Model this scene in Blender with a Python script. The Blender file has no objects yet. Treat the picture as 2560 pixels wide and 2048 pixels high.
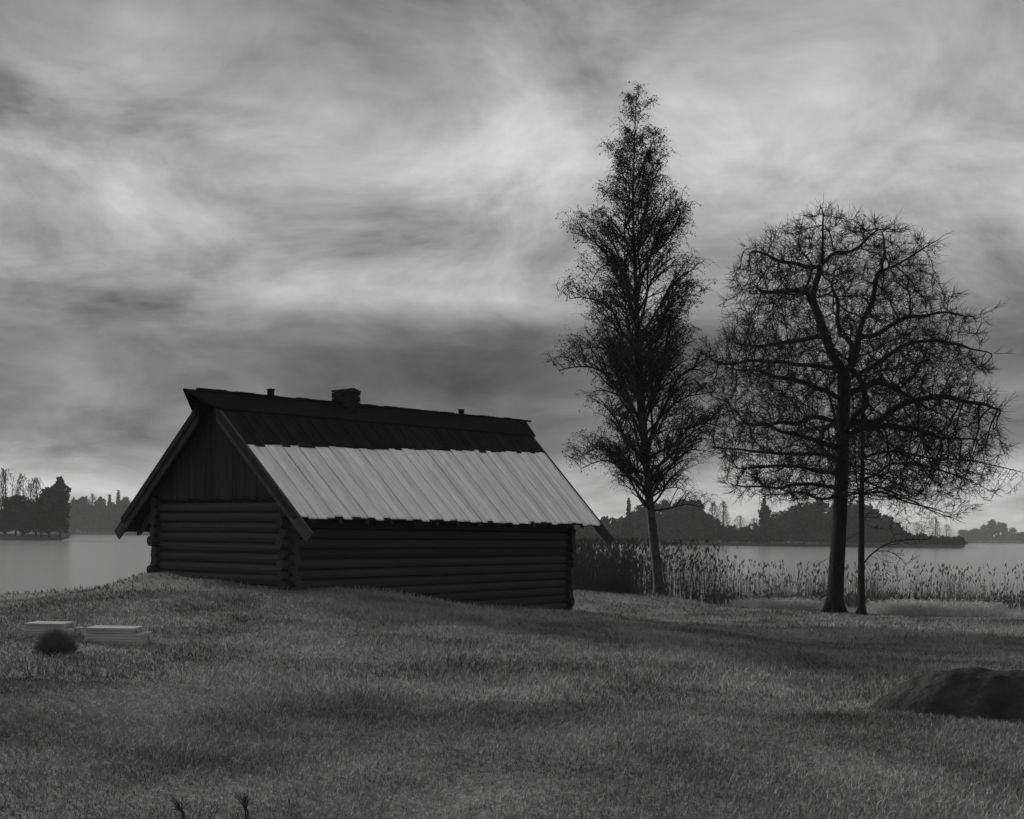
import bpy, math, random
import numpy as np
from mathutils import Vector, Matrix
random.seed(7); RNG = np.random.default_rng(7)
S = bpy.context.scene
COL = S.collection

# ------------------------------------------------------------------ camera
F_PX, ROLL, CX, CY, EYE = 2800.0, 0.0115, 1280.0, 1336.7, 3.4      # photo pixels, metres above the lake
cam_d = bpy.data.cameras.new('camera'); cam = bpy.data.objects.new('camera', cam_d); COL.objects.link(cam)
cam_d.sensor_fit = 'HORIZONTAL'; cam_d.sensor_width = 36.0
cam_d.lens = F_PX / 2560 * 36.0
cam_d.shift_y = (CY - 1024) / 2560
cam_d.clip_start = 0.1; cam_d.clip_end = 12000
cam.location = (0, 0, EYE); cam.rotation_euler = (math.pi / 2, -ROLL, 0)
S.camera = cam
S.render.engine = 'CYCLES'

# ------------------------------------------------------------------ sky, sun, exposure
SUN_EL, SUN_AZ = math.radians(17), math.radians(-50)               # low behind thin cloud, off to the left
BANK = 7.1; CLOUD = 4.8
W = bpy.data.worlds.new('World'); S.world = W; W.use_nodes = True
def build_world():
    nt = W.node_tree; N = nt.nodes; L = nt.links; N.clear()
    def n(t, **k):
        o = N.new(t)
        for a, b in k.items(): setattr(o, a, b)
        return o
    def math_(op, a, b=None, c=None):
        m = n('ShaderNodeMath', operation=op)
        for i, v in enumerate((a, b, c)):
            if v is None: continue
            if isinstance(v, (int, float)): m.inputs[i].default_value = v
            else: L.new(v, m.inputs[i])
        return m.outputs[0]
    out = n('ShaderNodeOutputWorld'); bg = n('ShaderNodeBackground'); L.new(bg.outputs[0], out.inputs[0])
    sky = n('ShaderNodeTexSky', sky_type='NISHITA'); sky.sun_disc = False
    sky.sun_elevation = SUN_EL; sky.sun_rotation = SUN_AZ; sky.air_density = 1.0; sky.dust_density = 2.0; sky.ozone_density = 1.0
    bw = n('ShaderNodeRGBToBW'); L.new(sky.outputs[0], bw.inputs[0])
    tc = n('ShaderNodeTexCoord'); sep = n('ShaderNodeSeparateXYZ'); L.new(tc.outputs['Generated'], sep.inputs[0])
    z = math_('MAXIMUM', sep.outputs[2], 0.0)
    k = math_('DIVIDE', 1.0, math_('ADD', z, 0.30))
    comb = n('ShaderNodeCombineXYZ')
    L.new(math_('MULTIPLY', sep.outputs[0], k), comb.inputs[0]); L.new(math_('MULTIPLY', sep.outputs[1], k), comb.inputs[1])
    n1 = n('ShaderNodeTexNoise'); n1.inputs['Scale'].default_value = 3.0; n1.inputs['Detail'].default_value = 9; n1.inputs['Roughness'].default_value = 0.62; n1.inputs['Distortion'].default_value = 0.4
    mp1 = n('ShaderNodeMapping'); mp1.inputs['Location'].default_value = (CLOUD, 0.0, 0.0); L.new(comb.outputs[0], mp1.inputs['Vector']); L.new(mp1.outputs[0], n1.inputs['Vector'])
    mp = n('ShaderNodeMapping'); mp.inputs['Scale'].default_value = (0.9, 0.9, 11); mp.inputs['Location'].default_value = (2.3, 0.4, 0.35)
    L.new(tc.outputs['Generated'], mp.inputs['Vector'])
    n2 = n('ShaderNodeTexNoise'); n2.inputs['Scale'].default_value = 1.6; n2.inputs['Detail'].default_value = 6; n2.inputs['Roughness'].default_value = 0.5
    L.new(mp.outputs[0], n2.inputs['Vector'])
    # cloud deck: lighter and darker billows
    cl = n('ShaderNodeMapRange'); cl.inputs['From Min'].default_value = 0.30; cl.inputs['From Max'].default_value = 0.66
    cl.inputs['To Min'].default_value = 0.18; cl.inputs['To Max'].default_value = 1.25
    L.new(math_('ADD', math_('MULTIPLY', n1.outputs[0], 0.70), math_('MULTIPLY', n2.outputs[0], 0.30)), cl.inputs['Value'])
    # a long dark bank low over the horizon, with a clear strip beneath it, all the way round
    ramp = n('ShaderNodeValToRGB'); ramp.color_ramp.interpolation = 'EASE'
    e = ramp.color_ramp.elements
    e[0].position = 0.0; e[0].color = (1.2,) * 3 + (1,)
    e[1].position = 1.0; e[1].color = (0.70,) * 3 + (1,)
    for p, v in ((0.06, 1.12), (0.165, 0.10), (0.29, 0.05), (0.42, 0.70), (0.58, 0.85), (0.80, 0.48)):
        q = e.new(p); q.color = (v, v, v, 1)
    wob = math_('MULTIPLY', math_('SUBTRACT', n2.outputs[0], 0.5), 0.05)
    L.new(math_('MULTIPLY', math_('ADD', z, wob), 1.9), ramp.inputs[0])
    # even out the clear-sky gradient: cloud light is nearly uniform
    base = math_('ADD', math_('MULTIPLY', bw.outputs[0], 0.02), 3.7)
    # the bank thins out and thickens along the horizon
    n3 = n('ShaderNodeTexNoise'); n3.inputs['Scale'].default_value = 1.5; n3.inputs['Detail'].default_value = 4
    mp3 = n('ShaderNodeMapping'); mp3.inputs['Scale'].default_value = (1, 1, 0.6); mp3.inputs['Location'].default_value = (0.0, 0.0, BANK)
    L.new(tc.outputs['Generated'], mp3.inputs['Vector']); L.new(mp3.outputs[0], n3.inputs['Vector'])
    th = n('ShaderNodeMapRange'); th.inputs['From Min'].default_value = 0.40; th.inputs['From Max'].default_value = 0.58
    th.inputs['To Min'].default_value = 0.6; th.inputs['To Max'].default_value = 1.0; L.new(n3.outputs[0], th.inputs['Value'])
    mx = n('ShaderNodeMix'); L.new(th.outputs[0], mx.inputs[0]); mx.inputs[2].default_value = 0.75; L.new(ramp.outputs[0], mx.inputs[3])
    v = math_('MULTIPLY', math_('MULTIPLY', base, cl.outputs[0]), mx.outputs[0])
    L.new(v, bg.inputs['Color']); bg.inputs['Strength'].default_value = 0.15
build_world()
sun_d = bpy.data.lights.new('sun', 'SUN'); sun_d.energy = 3.0; sun_d.angle = math.radians(7); sun_d.color = (1, 0.98, 0.96)
sun = bpy.data.objects.new('sun', sun_d); COL.objects.link(sun)
to_sun = Vector((math.sin(SUN_AZ) * math.cos(SUN_EL), math.cos(SUN_AZ) * math.cos(SUN_EL), math.sin(SUN_EL)))
sun.rotation_euler = to_sun.to_track_quat('Z', 'Y').to_euler(); sun.location = (0, 0, 60)
vs = S.view_settings; vs.view_transform = 'Standard'; vs.look = 'None'; vs.gamma = 1; vs.use_curve_mapping = False; vs.exposure = 0.3

# ------------------------------------------------------------------ helpers
def at(px, py, Y):
    """photo pixel -> world point at depth Y"""
    u = (px - CX) / F_PX; v = -(py - CY) / F_PX
    return Vector(((u - ROLL * v) * Y, Y, EYE + (ROLL * u + v) * Y))

def mat(name, lo, hi, scale=4.0, rough=0.85, bump=0.0, bscale=None, stretch=(1, 1, 1), detail=6, spec=0.25, metal=0.0):
    m = bpy.data.materials.new(name); m.use_nodes = True
    nt = m.node_tree; N = nt.nodes; L = nt.links
    p = N['Principled BSDF']; p.inputs['Roughness'].default_value = rough; p.inputs['Metallic'].default_value = metal
    p.inputs['Specular IOR Level'].default_value = spec
    tc = N.new('ShaderNodeTexCoord'); mp = N.new('ShaderNodeMapping'); mp.inputs['Scale'].default_value = stretch
    L.new(tc.outputs['Object'], mp.inputs[0])
    nz = N.new('ShaderNodeTexNoise'); nz.inputs['Scale'].default_value = scale; nz.inputs['Detail'].default_value = detail; nz.inputs['Roughness'].default_value = 0.6
    L.new(mp.outputs[0], nz.inputs['Vector'])
    oi = N.new('ShaderNodeObjectInfo')
    ad = N.new('ShaderNodeMath'); ad.operation = 'MULTIPLY_ADD'; ad.inputs[1].default_value = 0.22
    L.new(oi.outputs['Random'], ad.inputs[0]); 
    sb = N.new('ShaderNodeMath'); sb.operation = 'SUBTRACT'; sb.inputs[1].default_value = 0.11
    L.new(nz.outputs[0], sb.inputs[0]); L.new(sb.outputs[0], ad.inputs[2])
    r = N.new('ShaderNodeValToRGB'); e = r.color_ramp.elements
    e[0].position = 0.32; e[0].color = (lo, lo, lo, 1); e[1].position = 0.70; e[1].color = (hi, hi, hi, 1)
    L.new(ad.outputs[0], r.inputs[0]); L.new(r.outputs[0], p.inputs['Base Color'])
    if bump:
        b = N.new('ShaderNodeBump'); b.inputs['Strength'].default_value = bump; b.inputs['Distance'].default_value = 0.05
        n2 = N.new('ShaderNodeTexNoise'); n2.inputs['Scale'].default_value = bscale or scale * 3; n2.inputs['Detail'].default_value = 5
        L.new(mp.outputs[0], n2.inputs['Vector']); L.new(n2.outputs[0], b.inputs['Height']); L.new(b.outputs[0], p.inputs['Normal'])
    return m

M = {
 'soil': mat('grassy_ground', 0.06, 0.18, 0.55, 0.95, 0.6, 14, spec=0.1, detail=10),
 'grass': mat('grass_blade', 0.06, 0.30, 0.55, 0.8, spec=0.2),
 'drygrass': mat('dry_stalk', 0.03, 0.08, 6, 0.85, spec=0.2),
 'log': mat('weathered_log', 0.03, 0.07, 3, 0.9, 0.5, 14, (0.35, 4, 4)),
 'plank': mat('gable_plank', 0.018, 0.04, 3, 0.9, 0.4, 14, (5, 5, 0.4)),
 'board_dark': mat('dark_tarred_board', 0.008, 0.022, 3, 0.95, 0.4, 12, (6, 1, 1), spec=0.08),
 'board_glow': mat('glow_toned_board', 0.58, 0.86, 2.2, 0.7, 0.3, 12, (6, 0.8, 0.8)),  # pale tone paints a glow of light onto the lower roof
 'verge': mat('verge_board', 0.04, 0.08, 3, 0.9, 0.4, 12, (5, 1, 1)),
 'cap': mat('ridge_cap_board', 0.006, 0.014, 3, 0.95, 0.4, 12, (1, 6, 6), spec=0.08),
 'brick': mat('sooty_brick', 0.012, 0.03, 9, 0.95, 0.5, 40),
 'mortar': mat('mortar', 0.015, 0.03, 9, 0.95),
 'stone': mat('field_stone', 0.12, 0.24, 2.5, 0.9, 0.5, 12),
 'bark': mat('dark_bark', 0.012, 0.03, 5, 0.95, 0.8, 16, (3, 3, 0.6), spec=0.1),
 'birch_bark': mat('birch_bark', 0.015, 0.07, 2.2, 0.85, 0.5, 12, (1.2, 1.2, 2.2), spec=0.15),
 'twig': mat('twig', 0.008, 0.018, 3, 0.95, spec=0.05),
 'leaf': mat('withered_leaf', 0.010, 0.025, 2, 0.9, spec=0.1),
 'far': mat('far_foliage', 0.012, 0.03, 0.12, 0.95, spec=0.05),
 'reed': mat('dry_reed', 0.12, 0.25, 0.6, 0.9, spec=0.1),
 'reed_dark': mat('dark_reed', 0.06, 0.13, 0.6, 0.9, spec=0.1),
 'earth': mat('dark_earth', 0.02, 0.05, 3, 0.98, 0.8, 16, spec=0.05),
 'board_stack': mat('sawn_board', 0.28, 0.46, 2.5, 0.8, 0.3, 14, (0.6, 5, 5)),
 'moss': mat('mossy_tussock', 0.10, 0.24, 3, 0.95, spec=0.05),
 'dark_wood': mat('dark_wood', 0.015, 0.035, 3, 0.95, spec=0.05),
 'shore': mat('far_shore_ground', 0.05, 0.09, 0.05, 0.95, spec=0.05),
}
def water_mat():
    m = bpy.data.materials.new('lake_water'); m.use_nodes = True
    nt = m.node_tree; N = nt.nodes; L = nt.links; p = N['Principled BSDF']
    p.inputs['Base Color'].default_value = (0.20, 0.20, 0.20, 1); p.inputs['Roughness'].default_value = 0.20; p.inputs['IOR'].default_value = 1.33
    tc = N.new('ShaderNodeTexCoord')
    hs = []
    for sc, st, dist in ((0.9, (1, 1, 1), 0.06), (0.12, (0.6, 1.5, 1), 0.25)):
        mp = N.new('ShaderNodeMapping'); mp.inputs['Scale'].default_value = st; L.new(tc.outputs['Object'], mp.inputs[0])
        nz = N.new('ShaderNodeTexNoise'); nz.inputs['Scale'].default_value = sc; nz.inputs['Detail'].default_value = 5
        L.new(mp.outputs[0], nz.inputs['Vector'])
        b = N.new('ShaderNodeBump'); b.inputs['Strength'].default_value = 0.5; b.inputs['Distance'].default_value = dist
        L.new(nz.outputs[0], b.inputs['Height'])
        if hs: L.new(hs[-1].outputs[0], b.inputs['Normal'])
        hs.append(b)
    L.new(hs[-1].outputs[0], p.inputs['Normal'])
    return m
M['water'] = water_mat()

def link(name, me, m, parent=None, smooth=False):
    o = bpy.data.objects.new(name, me); COL.objects.link(o)
    if m is not None and len(me.materials) == 0: me.materials.append(m)
    if parent is not None: o.parent = parent
    if smooth: me.polygons.foreach_set('use_smooth', [True] * len(me.polygons))
    return o
def mesh(name, V, Fc):
    """V (n,3) array; Fc: (m,3) or (m,4) array, or a list of index lists"""
    me = bpy.data.meshes.new(name)
    V = np.asarray(V, dtype=np.float32)
    if isinstance(Fc, np.ndarray):
        k = Fc.shape[1]; nf = len(Fc)
        me.vertices.add(len(V)); me.vertices.foreach_set('co', V.ravel())
        me.loops.add(nf * k); me.loops.foreach_set('vertex_index', Fc.astype(np.int32).ravel())
        me.polygons.add(nf); me.polygons.foreach_set('loop_start', np.arange(0, nf * k, k, dtype=np.int32))
        me.update(calc_edges=True); me.validate()
    else:
        me.from_pydata([tuple(map(float, v)) for v in V], [], Fc); me.update()
    return me
def empty(name, loc, rz=0.0):
    o = bpy.data.objects.new(name, None); COL.objects.link(o); o.location = loc; o.rotation_euler = (0, 0, rz); o.empty_display_size = 0.3
    return o
def tag(o, label=None, cat=None, group=None, kind=None):
    if label: o['label'] = label
    if cat: o['category'] = cat
    if group: o['group'] = group
    if kind: o['kind'] = kind
    return o
def hexa(name, P, m, parent):
    """P: 8 corners, bottom ring 0-3 then top ring 4-7"""
    return link(name, mesh(name, P, [[3, 2, 1, 0], [4, 5, 6, 7], [0, 1, 5, 4], [1, 2, 6, 5], [2, 3, 7, 6], [3, 0, 4, 7]]), m, parent)
def box_pts(x0, x1, y0, y1, z0, z1):
    return [(x0, y0, z0), (x1, y0, z0), (x1, y1, z0), (x0, y1, z0), (x0, y0, z1), (x1, y0, z1), (x1, y1, z1), (x0, y1, z1)]

class Tubes:
    def __init__(s): s.V = []; s.F = []; s.n = 0
    def add(s, P, R, sides):
        P = np.asarray(P, float); R = np.asarray(R, float); k = len(P)
        if k < 2: return
        T = np.empty_like(P); T[1:-1] = P[2:] - P[:-2]; T[0] = P[1] - P[0]; T[-1] = P[-1] - P[-2]
        T /= (np.linalg.norm(T, axis=1, keepdims=True) + 1e-9)
        ref = np.array([0.31, 0.89, 0.33]) if abs(T[0] @ np.array([0.31, 0.89, 0.33])) < 0.9 else np.array([1.0, 0, 0])
        A = np.cross(T, ref); A /= (np.linalg.norm(A, axis=1, keepdims=True) + 1e-9); B = np.cross(T, A)
        a = np.arange(sides) * 2 * np.pi / sides
        ring = (A[:, None, :] * np.cos(a)[None, :, None] + B[:, None, :] * np.sin(a)[None, :, None]) * R[:, None, None] + P[:, None, :]
        s.V.append(ring.reshape(-1, 3))
        i = np.arange(k - 1)[:, None] * sides + np.arange(sides)[None, :]
        j = np.arange(k - 1)[:, None] * sides + (np.arange(sides)[None, :] + 1) % sides
        q = np.stack([i, j, j + sides, i + sides], -1).reshape(-1, 4) + s.n
        s.F.append(q); s.n += k * sides
    def build(s, name, m, parent=None, smooth=True):
        if not s.V: return None
        return link(name, mesh(name, np.concatenate(s.V), np.concatenate(s.F)), m, parent, smooth)

# ------------------------------------------------------------------ terrain
SHORE = np.array([(-400, -60), (-120, 10), (-60, 20), (-30, 25), (-20, 27.5), (-13, 28.5), (-9, 31), (-5, 36.5), (0, 43.5), (4, 48.5), (8, 50.2), (11, 50.8), (15, 50.5), (19, 48.6), (24, 46.5), (32, 44), (60, 38), (140, 10), (420, -80)], float)
CTRL = np.array([(-4.5, 22.7, 2.2), (-7.9, 25.3, 2.60), (-6.2, 24, 2.42), (1.5, 31.1, 1.12), (-1.5, 27, 1.65), (-9.9, 25, 1.85), (-11.5, 24, 1.6), (-16, 24, 1.35), (-5, 14.4, 1.95), (-8, 14, 1.95), (-12, 18, 1.95),
 (13.8, 48, 0.22), (14.4, 46, 0.30), (10, 47.5, 0.15), (17, 46.5, 0.12), (11.5, 48.5, 0.1), (5.6, 43, 1.15), (3, 42, 1.25), (0.5, 39, 1.30), (8.3, 44, 0.6), (0, 6, 1.80), (0, 0, 1.80), (-6, 6, 1.82), (6, 6, 1.78), (0, 14, 1.74), (5, 14, 1.66), (8, 22, 1.35), (15, 30, 0.95), (5, 30, 1.15), (20, 42, 0.35),
 (-25, 12, 1.9), (-25, 0, 2.0), (25, 12, 1.4), (25, 30, 0.8), (40, 30, 0.7), (0, -30, 2.2), (-60, -10, 2), (60, 0, 1.5), (-200, -80, 2.5), (200, -80, 2.5), (0, -200, 3)], float)
def land(x, y):
    x = np.asarray(x, float); y = np.asarray(y, float)
    num = np.zeros(x.shape); den = np.zeros(x.shape)
    for cx, cy, cz in CTRL:
        w = 1.0 / (((x - cx) ** 2 + (y - cy) ** 2) + 1.2) ** 1.6
        num += w * cz; den += w
    h = num / den
    h = h + 0.05 * np.sin(x * 0.9 + 1.3 * np.sin(y * 0.35)) * np.cos(y * 0.7 + 0.6 * np.sin(x * 0.5)) + 0.02 * np.sin(x * 2.7 + y * 1.1) * np.sin(y * 2.3 - x * 0.8)
    ys = np.interp(x, SHORE[:, 0], SHORE[:, 1]) + 0.35 * np.sin(x * 0.8) + 0.2 * np.sin(x * 2.1 + 1)
    t = np.clip((ys + 0.6 - y) / 3.2, 0, 1); t = t * t * (3 - 2 * t)
    return -0.7 + (h + 0.7) * t
def gz(x, y): return float(land(np.array([x]), np.array([y]))[0])
xs = np.concatenate([np.linspace(-400, -40, 25)[:-1], np.arange(-40, 40, 0.4), np.linspace(40, 420, 25)])
ys_ = np.concatenate([np.linspace(-300, -6, 20)[:-1], np.arange(-6, 56, 0.4)])
GX, GY = np.meshgrid(xs, ys_, indexing='ij'); GZ = land(GX, GY)
nx, ny = GX.shape; idx = np.arange(nx * ny).reshape(nx, ny)
quads = np.stack([idx[:-1, :-1], idx[1:, :-1], idx[1:, 1:], idx[:-1, 1:]], -1).reshape(-1, 4)
g = link('ground', mesh('ground', np.stack([GX, GY, GZ], -1).reshape(-1, 3), quads), M['soil'], None, True); tag(g, kind='structure')
lake = link('lake', mesh('lake', [(-3800, -280, 0), (3800, -280, 0), (3800, 4600, 0), (-3800, 4600, 0)], [[0, 1, 2, 3]]), M['water']); tag(lake, kind='structure')

# far shores: low land beyond the water
def shore_strip(name, pts, back, h):
    V = []
    for k, (px, Y) in enumerate(pts):
        X = (px - CX) / F_PX * Y
        for f, z in ((1.0, -0.5), (1.012, 0.6), (1.05, 1.6), (back, h)): V.append((X * f, Y * f, z))
    n = len(pts); Fc = []
    for i in range(n - 1):
        for j in range(3): a = i * 4 + j; Fc.append([a, a + 4, a + 5, a + 1])
    return tag(link(name, mesh(name, V, Fc), M['shore'], None, True), kind='structure')
shore_strip('far_shore', [(-900, 260), (-200, 320), (60, 335), (150, 345), (172, 420), (178, 780), (420, 800), (900, 640), (1300, 470), (1450, 452), (1800, 450), (2200, 442), (2330, 425), (2402, 428), (2412, 520)], 3.0, 5)
shore_strip('far_headland', [(2300, 1250), (2380, 1220), (2600, 1210), (3200, 1250), (4000, 1100)], 1.8, 5)

# ------------------------------------------------------------------ the log house
HX, HY, HR = -4.52, 22.75, math.atan2(0.811, 0.584)
HL, HW = 10.33, 4.18                                     # length along the ridge, width of the gable
ZB = 1.0                                                 # root height above the lake
OV, OF, PROW, ER, EL = 0.38, 0.70, 0.66, 0.675, 1.0
TH = 0.05
house = empty('log_house', (HX, HY, ZB), HR)
tag(house, 'old log house with steep board roof and brick chimney standing by the lake', 'house')
def ridge_z(x): return 6.28 + 0.034 * x - ZB
def slope(x): return (ridge_z(x) - (3.72 - ZB)) / (HW / 2 + ER)
def roof(x, y, lift=0.0):
    """point on the roof surface above local (x, y)"""
    return Vector((x, y, ridge_z(x) - slope(x) * abs(y - HW / 2) + lift))
# walls: notched logs
def log_mesh(seed):
    r = random.Random(seed); V = []; Fc = []; n = 10; k = 7
    ph = [r.uniform(-0.05, 0.05) for _ in range(n)]
    for i in range(k):
        t = i / (k - 1); wob = r.uniform(-0.02, 0.02); w2 = r.uniform(-0.015, 0.015); rr = 1 + r.uniform(-0.05, 0.05) - 0.06 * t
        for j in range(n):
            a = 2 * math.pi * j / n; q = rr * (1 + ph[j])
            V.append((t, math.cos(a) * 0.5 * q * 0.86 + wob, math.sin(a) * 0.5 * q * 1.04 + w2))
    for i in range(k - 1):
        for j in range(n): a = i * n + j; b = i * n + (j + 1) % n; Fc.append([a, a + n, b + n, b])
    Fc.append(list(range(n))); Fc.append([(k - 1) * n + j for j in reversed(range(n))])
    me = mesh('log', V, Fc); me.materials.append(M['log']); return me
LOGS = [log_mesh(s) for s in range(5)]
D = 0.215
def put_log(x, y, z, length, along_y):
    o = bpy.data.objects.new('log', random.choice(LOGS)); COL.objects.link(o); o.parent = house
    o.location = (x, y, z); o.rotation_euler = (0, 0, math.pi / 2 if along_y else 0); o.scale = (length, D * 1.02, D)
NW = 14
for i in range(NW):
    z = 1.12 - ZB + D * (i + 0.5)
    for y in (0, HW):
        e0, e1 = random.uniform(0.17, 0.29), random.uniform(0.17, 0.29)
        put_log(-e0, y, z, HL + e0 + e1, False)
    for x in (0, HL):
        if i < NW - 1:
            e0, e1 = random.uniform(0.17, 0.29), random.uniform(0.17, 0.29)
            put_log(x, -e0, z + D * 0.5, HW + e0 + e1, True)
ZT = 1.12 - ZB + D * NW
# moss between the logs and a dark core so no light slips through
for nm, (x0, x1, y0, y1) in {'wall_core': (0.0, HL, -0.05, 0.05), 'wall_core.001': (0, HL, HW - 0.05, HW + 0.05), 'wall_core.002': (-0.05, 0.05, 0.06, HW - 0.06), 'wall_core.003': (HL - 0.05, HL + 0.05, 0.06, HW - 0.06)}.items():
    hexa('wall_core', box_pts(x0, x1, y0, y1, 0.05, ZT + 0.02), M['dark_wood'], house)
# gable planks
for gx in (-0.03, HL + 0.03):
    y = 0.02; 
    while y < HW - 0.05:
        w = random.uniform(0.15, 0.21); y1 = min(y + w, HW - 0.02); sx = -1 if gx < 0 else 1
        p = random.uniform(0, 0.012)
        ta = roof(gx, y).z - 0.12; tb = roof(gx, y1 - 0.008).z - 0.12; zb = ZT - random.uniform(0.02, 0.07)
        x0, x1 = sorted((gx + sx * (0.07 + p), gx + sx * (0.10 + p)))
        ymid = HW / 2
        if ta > zb + 0.04 and tb > zb + 0.04:
            hexa('gable_plank', [(x0, y, zb), (x1, y, zb), (x1, y1 - 0.008, zb), (x0, y1 - 0.008, zb), (x0, y, ta), (x1, y, ta), (x1, y1 - 0.008, tb), (x0, y1 - 0.008, tb)], M['plank'], house)
        y = y1
    # tie beam across the foot of the gable, and the dark loft wall behind the planks
    P = [(gx - 0.02, 0.1, ZT - 0.02), (gx + 0.02, 0.1, ZT - 0.02), (gx + 0.02, HW - 0.1, ZT - 0.02), (gx - 0.02, HW - 0.1, ZT - 0.02)]
    c = roof(gx, HW / 2).z - 0.16
    e0 = roof(gx, 0.1).z - 0.16; e1 = roof(gx, HW - 0.1).z - 0.16
    V = [(gx - 0.02, 0.1, ZT), (gx - 0.02, HW - 0.1, ZT), (gx - 0.02, HW - 0.1, e1), (gx - 0.02, HW / 2, c), (gx - 0.02, 0.1, e0)]
    V += [(a + 0.04, b, cc) for a, b, cc in V]
    link('loft_wall', mesh('loft_wall', V, [[0, 1, 2, 3, 4], [9, 8, 7, 6, 5]] + [[i, (i + 1) % 5, 5 + (i + 1) % 5, 5 + i] for i in range(5)]), M['dark_wood'], house)
# roof deck under the boards
for sgn, ye in ((-1, -ER), (1, HW + EL)):
    ND = 16
    for k in range(ND):
        xa = -OV + 0.03 + k * (HL + OF + OV - 0.06) / ND; xb = -OV + 0.03 + (k + 1) * (HL + OF + OV - 0.06) / ND - 0.004
        P = []
        for lift in (-0.10, -0.06):
            P += [roof(xa, ye - sgn * 0.05, lift), roof(xb, ye - sgn * 0.05, lift), roof(xb, HW / 2, lift), roof(xa, HW / 2, lift)]
        hexa('deck_board', P, M['dark_wood'], house)
# rafters showing under the eaves
for i in range(14):
    x = 0.1 + i * (HL - 0.2) / 13
    for sgn, ye in ((-1, -ER), (1, HW + EL)):
        ya = ye - sgn * 0.08; yb = HW / 2 + sgn * 0.1
        P = []
        for lift in (-0.21, -0.104):
            P += [roof(x - 0.05, ya, lift), roof(x + 0.05, ya, lift), roof(x + 0.05, yb, lift), roof(x - 0.05, yb, lift)]
        hexa('rafter', P, M['verge'], house)
# roof boards: dark upper course; lower course whitened to imitate a glow of light
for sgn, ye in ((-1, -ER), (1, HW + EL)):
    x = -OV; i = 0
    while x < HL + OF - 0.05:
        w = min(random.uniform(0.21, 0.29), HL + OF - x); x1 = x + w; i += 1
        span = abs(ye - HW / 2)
        f = 0.43 - 0.13 * (x + OV) / (HL + OF + OV)                      # lap line and edge of the painted glow, as a share of the slope
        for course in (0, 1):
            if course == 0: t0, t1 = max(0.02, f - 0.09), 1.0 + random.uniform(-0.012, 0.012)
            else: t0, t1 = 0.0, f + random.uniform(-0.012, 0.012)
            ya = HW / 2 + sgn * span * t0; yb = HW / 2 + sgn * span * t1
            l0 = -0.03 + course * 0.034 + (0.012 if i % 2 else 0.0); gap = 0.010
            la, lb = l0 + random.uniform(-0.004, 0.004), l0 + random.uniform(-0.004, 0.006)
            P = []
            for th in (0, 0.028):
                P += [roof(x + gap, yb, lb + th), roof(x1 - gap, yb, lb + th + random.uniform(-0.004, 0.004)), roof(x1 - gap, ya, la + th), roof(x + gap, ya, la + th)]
            hexa('roof_board', P, M['board_dark' if course else 'board_glow'], house)
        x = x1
# ridge cap with its prow, and the log beneath it
for sgn in (-1, 1):
    w = 0.42; l = 0.055
    xa, xb = -OV - PROW, HL + OF + 0.25
    P = []
    for th in (0, 0.045):
        P += [roof(xa, HW / 2 + sgn * 0.002, l + th), roof(xb, HW / 2 + sgn * 0.002, l + th), roof(xb - 0.1, HW / 2 + sgn * w, l + th), roof(xa + PROW * 0.86, HW / 2 + sgn * w, l + th)]
    hexa('ridge_cap', P, M['cap'], house)
tb = Tubes(); tb.add([roof(-OV - PROW * 0.62, HW / 2, -0.12), roof(HL / 2, HW / 2, -0.13), roof(HL + OF + 0.1, HW / 2, -0.12)], [0.10, 0.11, 0.10], 9); tb.build('ridge_pole', M['cap'], house)
x = -OV - 0.3                                                         # uneven ridge battens
while x < HL + OF + 0.2:
    w = random.uniform(0.22, 0.5)
    h = random.uniform(0.015, 0.045)
    hexa('ridge_batten', [(x, HW/2 - 0.05, ridge_z(x) + 0.08), (x + w, HW/2 - 0.05, ridge_z(x + w) + 0.08), (x + w, HW/2 + 0.05, ridge_z(x + w) + 0.08), (x, HW/2 + 0.05, ridge_z(x) + 0.08),
      (x, HW/2 - 0.04, ridge_z(x) + 0.10 + h), (x + w, HW/2 - 0.04, ridge_z(x + w) + 0.10 + h), (x + w, HW/2 + 0.04, ridge_z(x + w) + 0.10 + h), (x, HW/2 + 0.04, ridge_z(x) + 0.10 + h)], M['cap'], house)
    x += w + 0.006
# verge boards, their feet sticking out below the eaves
def verge(x, sgn, run, wdt, m, thick=0.045, start=0.30):
    ya = HW / 2 + sgn * start; yb = HW / 2 + sgn * run
    s_ = slope(x); c = math.sqrt(1 + s_ * s_); dz = wdt * c
    pa = roof(x, ya, 0.05); pb = roof(x, yb, 0.05)
    n_in = Vector((0, -sgn * s_, -1)).normalized() * wdt               # across the board, inwards
    a2 = pa + Vector((0, 0, -dz)); b2 = pb + n_in
    P = [(x - thick, pa.y, pa.z), (x - thick, pb.y, pb.z), (x - thick, b2.y, b2.z), (x - thick, a2.y, a2.z), (x, pa.y, pa.z), (x, pb.y, pb.z), (x, b2.y, b2.z), (x, a2.y, a2.z)]
    return hexa('verge_board', P, m, house)
verge(-OV - 0.004, -1, HW / 2 + ER + 0.42, 0.25, M['verge']); verge(-OV - 0.004, 1, HW / 2 + EL + 0.10, 0.25, M['verge'])
verge(-OV - 0.06, -1, HW / 2 + ER + 0.02, 0.13, M['plank']); verge(-OV - 0.06, 1, HW / 2 + EL - 0.2, 0.13, M['plank'])
verge(HL + OF + 0.05, -1, HW / 2 + ER + 0.44, 0.26, M['verge']); verge(HL + OF + 0.05, 1, HW / 2 + EL + 0.10, 0.26, M['verge'])
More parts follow.
